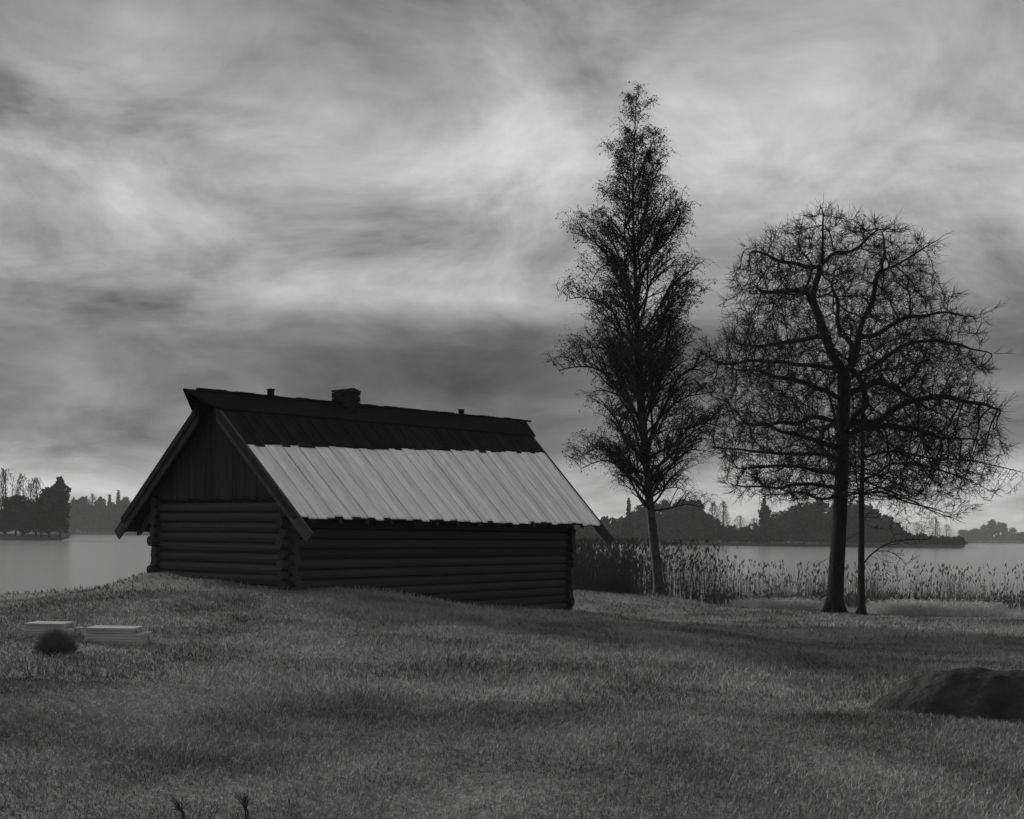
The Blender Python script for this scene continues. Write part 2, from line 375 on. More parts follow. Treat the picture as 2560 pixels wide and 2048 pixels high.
# chimney and two ridge vents, at their places along the ridge
def ridge_x(px):
    best = min((i * 0.02 for i in range(-10, 540)), key=lambda q: abs((lambda w: CX + F_PX * (w.x + ROLL * (w.z - EYE)) / w.y - px)(Matrix.Translation((HX, HY, ZB)) @ Matrix.Rotation(HR, 4, 'Z') @ Vector((q, HW / 2, ridge_z(q))))))
    return best
cx0 = ridge_x(868); cy0 = HW / 2 + 0.05; cw = 0.44
chim = hexa('chimney', box_pts(cx0 - cw / 2 + 0.012, cx0 + cw / 2 - 0.012, cy0 - cw / 2 + 0.012, cy0 + cw / 2 - 0.012, ridge_z(cx0) - 0.9, ridge_z(cx0) + 0.42), M['mortar'], house)
bm_ = mesh('brick', box_pts(-0.104, 0.104, -0.05, 0.05, -0.031, 0.031), [[3, 2, 1, 0], [4, 5, 6, 7], [0, 1, 5, 4], [1, 2, 6, 5], [2, 3, 7, 6], [3, 0, 4, 7]]); bm_.materials.append(M['brick'])
for c in range(11):
    z = ridge_z(cx0) - 0.40 + c * 0.0735
    grow = 0.0
    for side in range(4):
        for k in (0, 1):
            o = bpy.data.objects.new('brick', bm_); COL.objects.link(o); o.parent = chim
            a = side * math.pi / 2; off = (-0.163 if c % 2 == 0 else -0.055) + k * 0.218
            dx, dy = off, -(cw / 2 - 0.05 + grow)
            o.location = (cx0 + dx * math.cos(a) - dy * math.sin(a), cy0 + dx * math.sin(a) + dy * math.cos(a), z)
            o.rotation_euler = (random.uniform(-.01, .01), random.uniform(-.01, .01), a + random.uniform(-.015, .015))
zc = ridge_z(cx0) + 0.38; q = cw / 2 + 0.03
link('chimney_cap', mesh('chimney_cap', [(cx0 - q, cy0 - q, zc), (cx0 + q, cy0 - q, zc), (cx0 + q, cy0 + q, zc), (cx0 - q, cy0 + q, zc), (cx0 - q, cy0 - q, zc + 0.04), (cx0 + q, cy0 - q, zc + 0.04), (cx0 + q, cy0 + q, zc + 0.04), (cx0 - q, cy0 + q, zc + 0.04), (cx0, cy0 - q, zc + 0.10), (cx0, cy0 + q, zc + 0.10)],
     [[3, 2, 1, 0], [0, 1, 5, 8, 4], [2, 3, 7, 9, 6], [1, 2, 6, 5], [3, 0, 4, 7], [4, 8, 9, 7], [8, 5, 6, 9]]), M['mortar'], chim)
for px, hh in ((676, 0.27), (1153, 0.25)):
    vx = ridge_x(px); b = 0.055
    v = hexa('ridge_vent', box_pts(vx - b, vx + b, HW / 2 - b, HW / 2 + b, ridge_z(vx) - 0.05, ridge_z(vx) + hh - 0.03), M['cap'], house)
    b = 0.068
    hexa('vent_cap', box_pts(vx - b, vx + b, HW / 2 - b, HW / 2 + b, ridge_z(vx) + hh - 0.028, ridge_z(vx) + hh), M['cap'], v)
# footing stones along the walls
def rock_mesh(seed, n=2):
    import bmesh
    b = bmesh.new(); bmesh.ops.create_icosphere(b, subdivisions=n, radius=0.5); r = random.Random(seed)
    ph = [r.uniform(0, 6) for _ in range(6)]
    for v in b.verts:
        c = v.co; k = 1 + 0.14 * math.sin(c.x * 5 + ph[0]) * math.cos(c.y * 5 + ph[1]) + 0.10 * math.sin(c.z * 7 + ph[2]) + r.uniform(-0.03, 0.03)
        v.co = Vector((c.x * k, c.y * k, c.z * k))
    me = bpy.data.meshes.new('stone'); b.to_mesh(me); b.free(); me.materials.append(M['stone']); return me
ROCKS = [rock_mesh(s) for s in range(4)]
Rz = Matrix.Rotation(HR, 3, 'Z')
def local_ground(x, y):
    w = Rz @ Vector((x, y, 0)); return gz(HX + w.x, HY + w.y) - ZB
for i in range(26):
    x = 0.1 + i * HL / 25.5
    zg = local_ground(x, -0.1)
    if zg < 0.35:
        o = bpy.data.objects.new('footing_stone', random.choice(ROCKS)); COL.objects.link(o); o.parent = house
        o.location = (x, -0.04, zg + 0.04); o.scale = (random.uniform(.38, .52), random.uniform(.3, .42), random.uniform(.28, .38)); o.rotation_euler = (0, 0, random.uniform(0, 6))

# ------------------------------------------------------------------ trees
def colonize(seg_nodes, parents, attr, step, infl, kill, iters, seed, up=0.0):
    """space colonisation; seg_nodes list of points, parents list of indices"""
    rg = np.random.default_rng(seed)
    P = [np.array(p, float) for p in seg_nodes]; par = list(parents)
    A = np.array(attr, float); alive = np.ones(len(A), bool)
    nd = np.full(len(A), 1e9); ni = np.zeros(len(A), int)
    new = list(range(len(P)))
    seen = {}
    for it in range(iters):
        if new:
            Q = np.array([P[i] for i in new])
            for s in range(0, len(Q), 400):
                d = ((A[:, None, :] - Q[None, s:s + 400, :]) ** 2).sum(-1)
                j = d.argmin(1); dm = d[np.arange(len(A)), j]
                b = dm < nd; nd[b] = dm[b]; ni[b] = np.array(new)[s + j[b]]
        alive &= nd > kill * kill
        act = alive & (nd < infl * infl)
        if not act.any(): break
        ids = np.nonzero(act)[0]; tgt = ni[ids]
        pm = rg.permutation(len(ids)); ids = ids[pm]; tgt = tgt[pm]
        u, first, inv = np.unique(tgt, return_index=True, return_inverse=True)
        Pu = np.array([P[i] for i in u])
        dv = A[ids] - Pu[inv]; dv /= np.linalg.norm(dv, axis=1, keepdims=True)
        ok = (dv * dv[first][inv]).sum(1) > 0.45                        # follow one side at a time
        acc = np.zeros((len(u), 3)); np.add.at(acc, inv[ok], dv[ok])
        acc /= (np.linalg.norm(acc, axis=1, keepdims=True) + 1e-6)
        acc += rg.normal(size=acc.shape) * 0.20; acc[:, 2] += up
        acc /= np.linalg.norm(acc, axis=1, keepdims=True)
        new = []
        for k, i in enumerate(u):
            c = seen.get(i, 0)
            if c > 5: alive[ids[inv == k]] = False; continue
            seen[i] = c + 1
            P.append(P[i] + acc[k] * step * rg.uniform(0.8, 1.15)); par.append(int(i)); new.append(len(P) - 1)
    return np.array(P), np.array(par)

def finish_tree(root, P, par, trunk_n, trunk_r, rmin, expo, twig_fn, bark, n_limbs=14, seed=1):
    """radii by the pipe model, chains, limbs as own parts, twigs as the crown"""
    n = len(P); ch = [[] for _ in range(n)]
    for i in range(1, n): ch[par[i]].append(i)
    acc = np.zeros(n); size = np.ones(n)
    order = range(n - 1, 0, -1)                    # children always follow their parents
    leafacc = rmin ** expo
    for i in order:
        if not ch[i]: acc[i] = leafacc
        acc[par[i]] += acc[i]; size[par[i]] += size[i]
    r = acc ** (1 / expo)
    mx = r[trunk_n:].max() if n > trunk_n else 1
    chains = []; limb_of = {}
    start = [(i, c) for i in range(trunk_n) for c in ch[i] if c >= trunk_n]
    start.sort(key=lambda t: -size[t[1]])
    for lid, (i, c) in enumerate(start):
        stack = [(i, c)]
        while stack:
            a, b = stack.pop(); c_ = [a, b]
            while ch[b]:
                k = sorted(ch[b], key=lambda q: -r[q])
                for o in k[1:]: stack.append((b, o))
                b = k[0]; c_.append(b)
            chains.append((lid, c_))
    limbs = [Tubes() for _ in range(min(n_limbs, len(start)))]; crown = Tubes()
    ends = []
    for lid, c in chains:
        rr = r[c].copy(); rr[0] = min(rr[0], rr[1] * 1.25)
        rr = np.minimum(rr, trunk_r * 0.62)
        pts = P[c].copy()
        if len(pts) > 4: pts[1:-1] = 0.5 * pts[1:-1] + 0.25 * (pts[:-2] + pts[2:])
        k = int((rr > 0.022).sum())
        if k >= 3 and lid < len(limbs):
            limbs[lid].add(pts[:k + 1] if k < len(pts) else pts, rr[:k + 1] if k < len(pts) else rr, 7 if rr[0] > 0.08 else 5)
            if k < len(pts) - 1: crown.add(pts[k:], rr[k:], 3)
        else:
            crown.add(pts, rr, 5 if rr[0] > 0.03 else 3)
        for j in range(1, len(c)):
            if rr[j] < 0.03: ends.append((P[c[j]], P[c[j]] - P[c[j - 1]], rr[j]))
    for t in limbs: t.build('limb', bark, root)
    twig_fn(crown, ends, np.random.default_rng(seed))
    crown.build('crown', M['twig'], root, False)

def bare_twigs(dens, lmin, lmax, droop, rad):
    def fn(tb, ends, rg):
        for p, d, r0 in ends:
            d = d / (np.linalg.norm(d) + 1e-9)
            for _ in range(rg.poisson(dens)):
                o = np.array([p[0], p[1], 0.0]); v = d * 0.8 + rg.normal(size=3) * 0.5 + o * (0.35 / (np.linalg.norm(o) + 0.5)); v[2] += droop; v /= np.linalg.norm(v)
                l = rg.uniform(lmin, lmax); side = rg.normal(size=3) * 0.25; side[2] += 0.15
                a = p; b = p + v * l * 0.5; v2 = v + side; c = b + v2 / np.linalg.norm(v2) * l * 0.5
                tb.add([a, b, c], [rad * 1.25, rad, rad * 0.55], 3)
                for f in (0.35, 0.65):
                    if rg.random() < 0.6:
                        w = v * 0.6 + rg.normal(size=3) * 0.6; w /= np.linalg.norm(w)
                        q = a + (b - a) * f * 1.4
                        tb.add([q, q + w * l * rg.uniform(0.3, 0.5)], [rad * 0.85, rad * 0.5], 3)
    return fn

def px_local(base_px, Y, pts):
    """photo pixels -> metres in the tree's own frame; optional third value is depth offset in metres"""
    b = at(base_px[0], base_px[1], Y); out = []
    for p in pts:
        w = at(p[0], p[1], Y); out.append((w.x - b.x, p[2] if len(p) > 2 else 0.0, w.z - b.z))
    return np.array(out)
def densify(pts, step):
    out = [pts[0]]
    for a, b in zip(pts[:-1], pts[1:]):
        n = max(1, int(round(np.linalg.norm(b - a) / step)))
        for i in range(1, n + 1): out.append(a + (b - a) * i / n)
    return np.array(out)

def crown_points(rows, base_px, Y, n, rg, depth=0.95, core=None, hollow=0.35):
    """rows: (y, xleft, xright) outline; points spread through the volume of revolution-like crown"""
    rows = sorted(rows); ys = np.array([r[0] for r in rows], float)
    xl = np.array([r[1] for r in rows], float); xr = np.array([r[2] for r in rows], float)
    out = []
    while len(out) < n:
        y = rg.uniform(ys[0], ys[-1]); l = np.interp(y, ys, xl); r = np.interp(y, ys, xr)
        wmax = (xr - xl).max()
        if rg.random() > ((r - l) / wmax) ** 1.3: continue
        u, v = rg.uniform(-1, 1, 2); rho = u * u + v * v
        if rho > 1: continue
        if rho < hollow ** 2 and rg.random() < 0.6: continue
        px = (l + r) / 2 + u * (r - l) / 2; th = math.atan2(v, u)
        edge = 0.93 + 0.11 * math.sin(y * 0.045 + 2.0 * th) * math.sin(th * 3 + y * 0.021) + 0.06 * math.sin(y * 0.13 + th * 5)
        if math.sqrt(rho) > edge: continue
        if hollow and math.sin(px * 0.043 + 1.1 * math.sin(y * 0.03)) * math.sin(y * 0.055 + v * 4.0) > 0.42 and rg.random() < 0.85: continue   # gaps
        out.append((px, y, v * (r - l) / 2 * Y / F_PX * depth))
    return px_local(base_px, Y, out)

def root_flare(tb, r, n, rg):
    for k in range(n):
        a = k * 2 * math.pi / n + rg.uniform(-.3, .3)
        d = np.array([math.cos(a), math.sin(a), 0])
        tb.add([d * r * 0.35 + [0, 0, r * 2.0], d * r * 0.95 + [0, 0, r * 0.55], d * r * 1.7 + [0, 0, -0.12]], [r * 0.5, r * 0.42, r * 0.18], 6)

# --- the big bare oak-like tree
def big_tree():
    Y = 48.0; bp = (2086, 1533); b = at(*bp, Y)
    root = empty('bare_tree', (b.x, Y, gz(b.x, Y)))
    tag(root, 'large bare broad-crowned tree with a thick forked trunk on the lake bank', 'tree')
    dz = b.z - gz(b.x, Y)
    sh = np.array([0, 0, dz])
    trunk = px_local(bp, Y, [(2086, 1533), (2089, 1460), (2096, 1350), (2103, 1220), (2107, 1080), (2109, 990), (2109, 930)]) + sh
    trunk[0, 2] = -0.25
    td = densify(trunk, 0.3); tn = len(td)
    tr = np.interp(td[:, 2], [0, 1.2, 5, 8, 10.4], [0.38, 0.335, 0.29, 0.27, 0.25])
    tb = Tubes(); tb.add(td, tr, 14); root_flare(tb, 0.36, 7, np.random.default_rng(3)); tb.build('trunk', M['bark'], root)
    P = [p for p in td]; par = [0] + list(range(tn - 1)); wr = np.random.default_rng(41)
    def limb(pts, at_node=None):
        q = densify(px_local(bp, Y, pts) + sh, 0.28)
        w = np.cumsum(wr.normal(size=q.shape) * 0.055, 0); w -= np.linspace(0, 1, len(q))[:, None] * w[-1]; q = q + w
        q[1:-1] += wr.normal(size=q[1:-1].shape) * 0.03
        base = np.array(P); i0 = int(((base - q[0]) ** 2).sum(1).argmin()) if at_node is None else at_node
        k = i0
        for p in q[1:]: P.append(p); par.append(k); k = len(P) - 1
    top = tn - 1
    limb([(2109, 930), (2085, 895, .1), (2066, 850, .3), (2047, 790, .5), (2040, 752, .6), (2053, 710, .5), (2063, 655, .3), (2062, 610, .2), (2058, 560, .1), (2056, 520, 0)], top)
    limb([(2040, 752, .6), (2020, 728, .3), (2016, 690, -.2), (2022, 660, -.4)])
    limb([(2020, 728, .3), (1990, 728, -.2), (1930, 738, -.8), (1870, 735, -1.2)])
    limb([(2109, 930), (2125, 890, -.2), (2140, 850, -.4), (2152, 805, -.5), (2175, 745, -.6), (2188, 700, -.5), (2190, 680, -.4), (2230, 655, -.6), (2290, 630, -1), (2335, 605, -1.2)], top)
    limb([(2190, 690, -.4), (2215, 640, .1), (2220, 590, .4), (2212, 565, .4)])
    limb([(2140, 850, -.4), (2180, 830, -.9), (2225, 812, -1.5), (2290, 812, -2), (2370, 815, -2.4), (2420, 802, -2.6)])
    limb([(2130, 870, -.2), (2108, 840, .6), (2118, 790, 1.1), (2125, 740, 1.5), (2110, 690, 1.9)])
    limb([(2066, 850, .3), (2050, 835, .9), (2000, 832, 1.6), (1930, 828, 2.2), (1860, 825, 2.8)])
    limb([(2085, 918), (2040, 905, .6), (1990, 898, 1.0), (1930, 895, 1.2), (1860, 890, 1.3), (1790, 888, 1.3)])
    limb([(2063, 655, .3), (2020, 660, .6), (1975, 640, .9), (1920, 620, 1.0), (1880, 600, 1.1)])
    limb([(2062, 655, .3), (2090, 640, -.5), (2140, 635, -.9), (2170, 590, -1.1)])
    limb([(2109, 950), (2150, 935, -.6), (2200, 905, -1.2), (2240, 885, -1.6), (2300, 880, -2), (2400, 895, -2.2), (2455, 905, -2.2)])
    limb([(2109, 985), (2165, 962, .7), (2220, 930, 1.3), (2290, 960, 2.0), (2360, 1000, 2.4), (2460, 1040, 2.7)])
    limb([(2109, 1010), (2050, 985, -.6), (1985, 965, -1.2), (1900, 950, -1.7), (1800, 940, -2.2)])
    limb([(2108, 1062), (2170, 1050, -.7), (2260, 1010, -1.3), (2350, 1008, -1.8), (2450, 1040, -2.2)])
    limb([(2108, 1060), (2060, 1020, .8), (2000, 1045, 1.4), (1930, 1055, 1.9), (1850, 1060, 2.2)])
    limb([(2107, 1110), (2160, 1080, .6), (2240, 1062, 1.1), (2320, 1075, 1.5), (2400, 1095, 1.8), (2500, 1090, 2.0)])
    limb([(2106, 1118), (2060, 1110, -.6), (2000, 1105, -1.2), (1930, 1095, -1.6), (1870, 1070, -2)])
    limb([(2105, 1145), (2040, 1128, .5), (1960, 1135, .9), (1890, 1128, 1.1), (1800, 1115, 1.2)])
    limb([(2104, 1180), (2040, 1188, -.4), (1960, 1178, -.9), (1900, 1172, -1.2), (1815, 1176, -1.5)])
    limb([(2103, 1220), (2050, 1210, .5), (1980, 1205, .9), (1900, 1200, 1.3), (1835, 1205, 1.5)])
    limb([(2102, 1240), (2030, 1240, -.5), (1960, 1235, -1.0), (1880, 1240, -1.4)])
    limb([(2105, 1160), (2090, 1110, 1.4), (2110, 1060, 2.4), (2150, 1030, 3.4)])
    limb([(2106, 1080), (2120, 1020, -1.6), (2100, 970, -2.6), (2060, 930, -3.4)])
    rows = [(508, 2040, 2080), (545, 1985, 2135), (590, 1880, 2310), (640, 1845, 2352), (700, 1812, 2355), (760, 1800, 2390), (830, 1760, 2440), (900, 1745, 2475), (980, 1740, 2470), (1060, 1745, 2505), (1120, 1760, 2520), (1200, 1800, 2490), (1255, 1850, 2380)]
    rg = np.random.default_rng(11)
    A = crown_points(rows, bp, Y, 11500, rg, 0.85) + sh
    A = A[~((np.hypot(A[:, 0] - np.interp(A[:, 2], td[:, 2], td[:, 0]), A[:, 1]) < 1.0) & (A[:, 2] < td[-1, 2]))]
    P2, par2 = colonize(P, par, A, 0.22, 1.7, 0.30, 90, 5, 0.04)
    finish_tree(root, P2, par2, tn, 0.32, 0.0105, 2.10, bare_twigs(2.7, 0.25, 0.75, 0.10, 0.0080), M['bark'], 26, 21)
big_tree()

# --- the slim tree beside it
def slim_tree():
    Y = 46.2; bp = (2154, 1528); b = at(*bp, Y); z0 = gz(b.x, Y)
    root = empty('slim_tree', (b.x, Y, z0))
    tag(root, 'slim bare tree with twin upper stems beside the thick forked trunk', 'tree')
    sh = np.array([0, 0, b.z - z0])
    trunk = px_local(bp, Y, [(2154, 1528), (2153, 1450), (2153, 1340), (2154, 1240), (2156, 1180), (2156, 1100), (2156, 1020), (2160, 960), (2170, 900)]) + sh; trunk[0, 2] = -0.2
    td = densify(trunk, 0.25); tn = len(td)
    tr = np.interp(td[:, 2], [0, 0.6, 3, 6, 10.5], [0.19, 0.145, 0.125, 0.085, 0.03])
    tb = Tubes(); tb.add(td, tr, 10); root_flare(tb, 0.17, 6, np.random.default_rng(4)); tb.build('trunk', M['bark'], root)
    P = [p for p in td]; par = [0] + list(range(tn - 1))
    def limb(pts):
        q = densify(px_local(bp, Y, pts) + sh, 0.25); base = np.array(P); k = int(((base - q[0]) ** 2).sum(1).argmin())
        for p in q[1:]: P.append(p); par.append(k); k = len(P) - 1
    limb([(2154, 1265), (2145, 1200, .2), (2143, 1130, .3), (2142, 1060, .3), (2138, 990, .3)])
    limb([(2156, 1145), (2180, 1135, -.2), (2225, 1130, -.6), (2300, 1150, -1), (2390, 1155, -1.3), (2470, 1175, -1.5), (2545, 1195, -1.6)])
    limb([(2155, 1200), (2200, 1185, .4), (2240, 1155, .7), (2330, 1160, 1), (2440, 1190, 1.2), (2540, 1240, 1.3)])
    limb([(2155, 1200), (2190, 1220, -.5), (2240, 1245, -1), (2300, 1280, -1.4), (2350, 1300, -1.6)])
    limb([(2154, 1240), (2200, 1225, .3), (2280, 1255, .6), (2350, 1270, .8), (2410, 1290, 1)])
    limb([(2153, 1415), (2175, 1390, .1), (2205, 1368, .2), (2245, 1352, .3), (2300, 1348, .3), (2330, 1352, .3)])
    limb([(2190, 1380, .15), (2225, 1376, .3), (2260, 1395, .4), (2280, 1420, .5)])
    limb([(2153, 1330), (2110, 1350, -.3), (2070, 1390, -.5), (2030, 1415, -.6)])
    limb([(2155, 1180), (2120, 1150, .5), (2080, 1140, .9), (2050, 1120, 1.2)])
    limb([(2156, 1090), (2190, 1070, .4), (2230, 1060, .7), (2280, 1075, 1)])
    limb([(2156, 1060), (2180, 1020, -.4), (2210, 990, -.7), (2230, 975, -.9)])
    rg = np.random.default_rng(12)
    rows = [(930, 2130, 2200), (1020, 2100, 2300), (1080, 2080, 2420), (1140, 2070, 2500), (1190, 2090, 2555), (1240, 2110, 2530), (1290, 2130, 2420), (1320, 2140, 2330)]
    A = crown_points(rows, bp, Y, 2300, rg, 0.5)
    A2 = crown_points([(1350, 2200, 2340), (1380, 2180, 2300), (1430, 2200, 2290), (1450, 2230, 2270)], bp, Y, 140, rg, 0.4)
    A = np.concatenate([A, A2]) + sh
    P2, par2 = colonize(P, par, A, 0.2, 1.5, 0.32, 70, 6, -0.02)
    finish_tree(root, P2, par2, tn, 0.12, 0.0075, 2.2, bare_twigs(1.2, 0.2, 0.5, -0.05, 0.0075), M['bark'], 10, 22)
slim_tree()

# --- the tall birch
def birch():
    Y = 43.0; bp = (1650, 1487); b = at(*bp, Y); z0 = gz(b.x, Y)
    root = empty('birch_tree', (b.x, Y, z0))
    tag(root, 'tall slender birch with drooping leafy twigs standing beside the log house', 'tree')
    sh = np.array([0, 0, b.z - z0]); rg = np.random.default_rng(31)
    T = px_local(bp, Y, [(1650, 1487), (1640, 1400), (1632, 1330), (1622, 1240), (1613, 1130), (1608, 1050), (1600, 930), (1594, 820), (1590, 720), (1584, 600), (1582, 480), (1587, 340), (1590, 270), (1593, 218)]) + sh; T[0, 2] = -0.2
    td = densify(T, 0.25); H = td[-1, 2]
    tr = np.interp(td[:, 2] / H, [0, 0.04, 0.25, 0.5, 0.75, 1.0], [0.25, 0.19, 0.155, 0.105, 0.05, 0.008])
    tb = Tubes()
    tb.add(td, tr, 12); root_flare(tb, 0.21, 6, rg); tb.build('trunk', M['birch_bark'], root)
    rows = sorted([(220, 1590, 1596), (260, 1570, 1606), (300, 1530, 1622), (350, 1512, 1650), (400, 1505, 1668), (450, 1488, 1676), (500, 1480, 1685), (540, 1440, 1705), (600, 1428, 1716), (660, 1400, 1716), (720, 1400, 1740), (800, 1408, 1760), (860, 1408, 1775), (920, 1410, 1785), (1000, 1405, 1795), (1080, 1400, 1800), (1150, 1420, 1800), (1220, 1450, 1790), (1290, 1500, 1760)])
    ry = np.array([r[0] for r in rows]); rl = np.array([r[1] for r in rows]); rr_ = np.array([r[2] for r in rows])
    e = px_local(bp, Y, [(l, y) for y, l, _ in rows]) + sh; f = px_local(bp, Y, [(r, y) for y, _, r in rows]) + sh
    zz = e[::-1, 2]; ex = e[::-1, 0]; fx = f[::-1, 0]
    limbs = []; crown = Tubes(); LV = []
    def leafy(p, n, spread, size):
        for _ in range(n):
            LV.append((p + rg.normal(size=3) * spread, size * rg.uniform(0.6, 1.3)))
    def hanging(p, l, leaves, r0=0.006):
        """a drooping twig from p"""
        d = rg.normal(size=3) * 0.55; d[2] = rg.uniform(-0.2, 0.5); d /= np.linalg.norm(d); q = p.copy(); pts = [q.copy()]
        n = max(3, int(l / 0.14))
        for i in range(n):
            d = d + np.array([0, 0, -0.34]) + rg.normal(size=3) * 0.12; d /= np.linalg.norm(d); q = q + d * l / n; pts.append(q.copy())
            if leaves and rg.random() < 0.48: leafy(q, rg.integers(1, 3), 0.04, 0.036)
        crown.add(pts, np.linspace(r0, r0 * 0.5, len(pts)), 3)
    def branch(p0, az, ang, length, r0, order, leaves, hfrac):
        n = max(4, int(length / 0.22)); d = np.array([math.cos(az) * math.sin(ang), math.sin(az) * math.sin(ang), math.cos(ang)])
        q = p0.copy(); pts = [q.copy()]; R = [r0]
        for i in range(n):
            t = (i + 1) / n
            d = d + rg.normal(size=3) * 0.10 + np.array([0, 0, (0.07 if t < 0.55 else -0.16)]); d /= np.linalg.norm(d)
            q = q + d * length / n
            lim = np.interp(q[2], zz, (fx if q[0] > 0 else -ex)); c = np.interp(q[2], td[:, 2], td[:, 0])
            lx = np.interp(q[2], zz, fx) if q[0] > c else np.interp(q[2], zz, ex)
            hw = max(0.15, abs(lx - c)); 
            if math.hypot(q[0] - c, q[1]) > hw * 1.06 and i > 2: break
            pts.append(q.copy()); R.append(r0 * (1 - 0.8 * t) + 0.004)
        if order == 0:
            t_ = Tubes(); t_.add(pts, R, 6 if r0 > 0.03 else 5); limbs.append((length, t_))
        else: crown.add(pts, R, 4 if r0 > 0.012 else 3)
        P = np.array(pts)
        if order < 2:
            k = 1
            while k < len(P):
                t = k / len(P)
                if t > 0.24 or order == 1:
                    for _ in range(1 if rg.random() < 0.75 else 2):
                        dd = P[k] - P[k - 1]; a2 = math.atan2(dd[1], dd[0]) + rg.choice([-1, 1]) * rg.uniform(0.5, 1.2)
                        branch(P[k], a2, rg.uniform(0.5, 1.15), length * rg.uniform(0.22, 0.42) * (1.1 - 0.6 * t) + 0.12, max(0.005, R[k] * 0.55), order + 1, leaves, hfrac)
                k += 1 if order == 0 else 2
        if order >= 1:
            for k in range(1, len(P)):
                if math.hypot(P[k][0] - np.interp(P[k][2], td[:, 2], td[:, 0]), P[k][1]) < 0.45 and hfrac < 0.85: continue
                if rg.random() < (0.85 if order == 2 else 0.6): hanging(P[k], rg.uniform(0.2, 0.55) * (1.35 - 0.8 * hfrac), leaves)
        hanging(P[-1], rg.uniform(0.25, 0.6), leaves)
    N = 92
    for i in range(N):
        t = (i + rg.uniform(-0.3, 0.3)) / N
        h = 0.165 + 0.815 * max(0.0, t) ** 1.45; z = h * H
        p0 = np.array([np.interp(z, td[:, 2], td[:, k]) for k in range(3)]); rt = float(np.interp(z, td[:, 2], tr))
        az = i * 2.39996 + rg.uniform(-0.4, 0.4)
        low = h < 0.25
        ang = rg.uniform(0.85, 1.3) if low else (rg.uniform(0.62, 1.02) if h < 0.5 else rg.uniform(0.38, 0.66))
        c = p0[0]
        zt = min(H * 0.97, z + (0.6 if low else (1.1 if h < 0.5 else 2.0)))
        hw = 0.5 * (np.interp(zt, zz, fx) - np.interp(zt, zz, ex))
        length = min(4.6, hw / max(0.3, math.sin(ang)) * rg.uniform(0.85, 1.15)) if h < 0.9 else (1 - h) * H * 0.6 + 0.25
        branch(p0, az, ang, length, min(rt * 0.5, 0.012 + 0.0125 * length), 0, h > 0.205, h)
    limbs.sort(key=lambda q: -q[0])
    for _, t_ in limbs: t_.build('limb', M['bark'], root)
    crown.build('crown', M['twig'], root, False)
    n = len(LV); C = np.array([p for p, _ in LV]); sz = np.array([s for _, s in LV])[:, None]
    A = rg.normal(size=(n, 3)); A /= np.linalg.norm(A, axis=1, keepdims=True); B = np.cross(A, rg.normal(size=(n, 3))); B /= np.linalg.norm(B, axis=1, keepdims=True)
    V = np.stack([C - A * sz, C + B * sz * 0.62, C + A * sz, C - B * sz * 0.62], 1).reshape(-1, 3)
    link('leaves', mesh('leaves', V, np.arange(n * 4).reshape(-1, 4)), M['leaf'], root)
birch()

# ------------------------------------------------------------------ trees on the far shores
def tri_cloud(C, size, rg, tall=1.0):
    n = len(C); A = rg.normal(size=(n, 3)); A[:, 2] *= tall; A /= np.linalg.norm(A, axis=1, keepdims=True)
    B = np.cross(A, rg.normal(size=(n, 3))); B /= np.linalg.norm(B, axis=1, keepdims=True)
    s = size * rg.uniform(0.5, 1.4, (n, 1))
    return np.stack([C - A * s, C + A * s * 0.9 + B * s * 0.15, C + B * s * 0.9], 1).reshape(-1, 3)
def far_proto(kind, seed, n):
    """unit-height tree: base at the origin, top at z = 1, half width 1 in x and y"""
    rg = np.random.default_rng(seed); C = []
    if kind == 'round':
        lumps = [(rg.uniform(-.55, .55), rg.uniform(-.55, .55), rg.uniform(.30, .84), rg.uniform(.28, .45)) for _ in range(16)] + [(0, 0, .5, .6), (.1, 0, .85, .3), (-.2, .1, .78, .3)]
        per = n // len(lumps)
        for x, y, z, r in lumps:
            q = rg.normal(size=(per, 3)); q /= np.linalg.norm(q, axis=1, keepdims=True); q *= r * rg.uniform(0.3, 1.05, (per, 1)) ** 0.6
            C.append(np.stack([x + q[:, 0], y + q[:, 1], z + q[:, 2] * 0.34], 1))
        C = np.concatenate(C); C[:, 2] = np.clip(C[:, 2], 0.02, 1.0); tall = 1
    elif kind == 'spire':
        z = 1 - rg.uniform(0, 1, n) ** 0.6 * 0.96; r = (1 - z) * 0.95 + 0.03; r = r * (0.75 + 0.25 * np.sin(z * 60)) * rg.uniform(0.2, 1, n) ** 0.5
        a = rg.uniform(0, 6.28, n); C = np.stack([r * np.cos(a), r * np.sin(a), z - 0.02 * r], 1); tall = 0.7
    else:   # feathery bare tree
        z = rg.uniform(0.12, 1, n); r = np.sin(np.clip(z, 0, 1) * 3.0) ** 0.8 * rg.uniform(0, 1, n) ** 0.6; a = rg.choice(rg.uniform(0, 6.28, 11), n) + rg.normal(size=n) * 0.12
        C = np.stack([r * np.cos(a), r * np.sin(a), z], 1); tall = 3.5
    return C, tall
PROTO = {}
for kd, n in (('round', 1900), ('spire', 1200), ('feather', 900)):
    for v in range(3):
        C, tall = far_proto(kd, 100 + v + len(kd), n); PROTO[(kd, v)] = (C, tall)
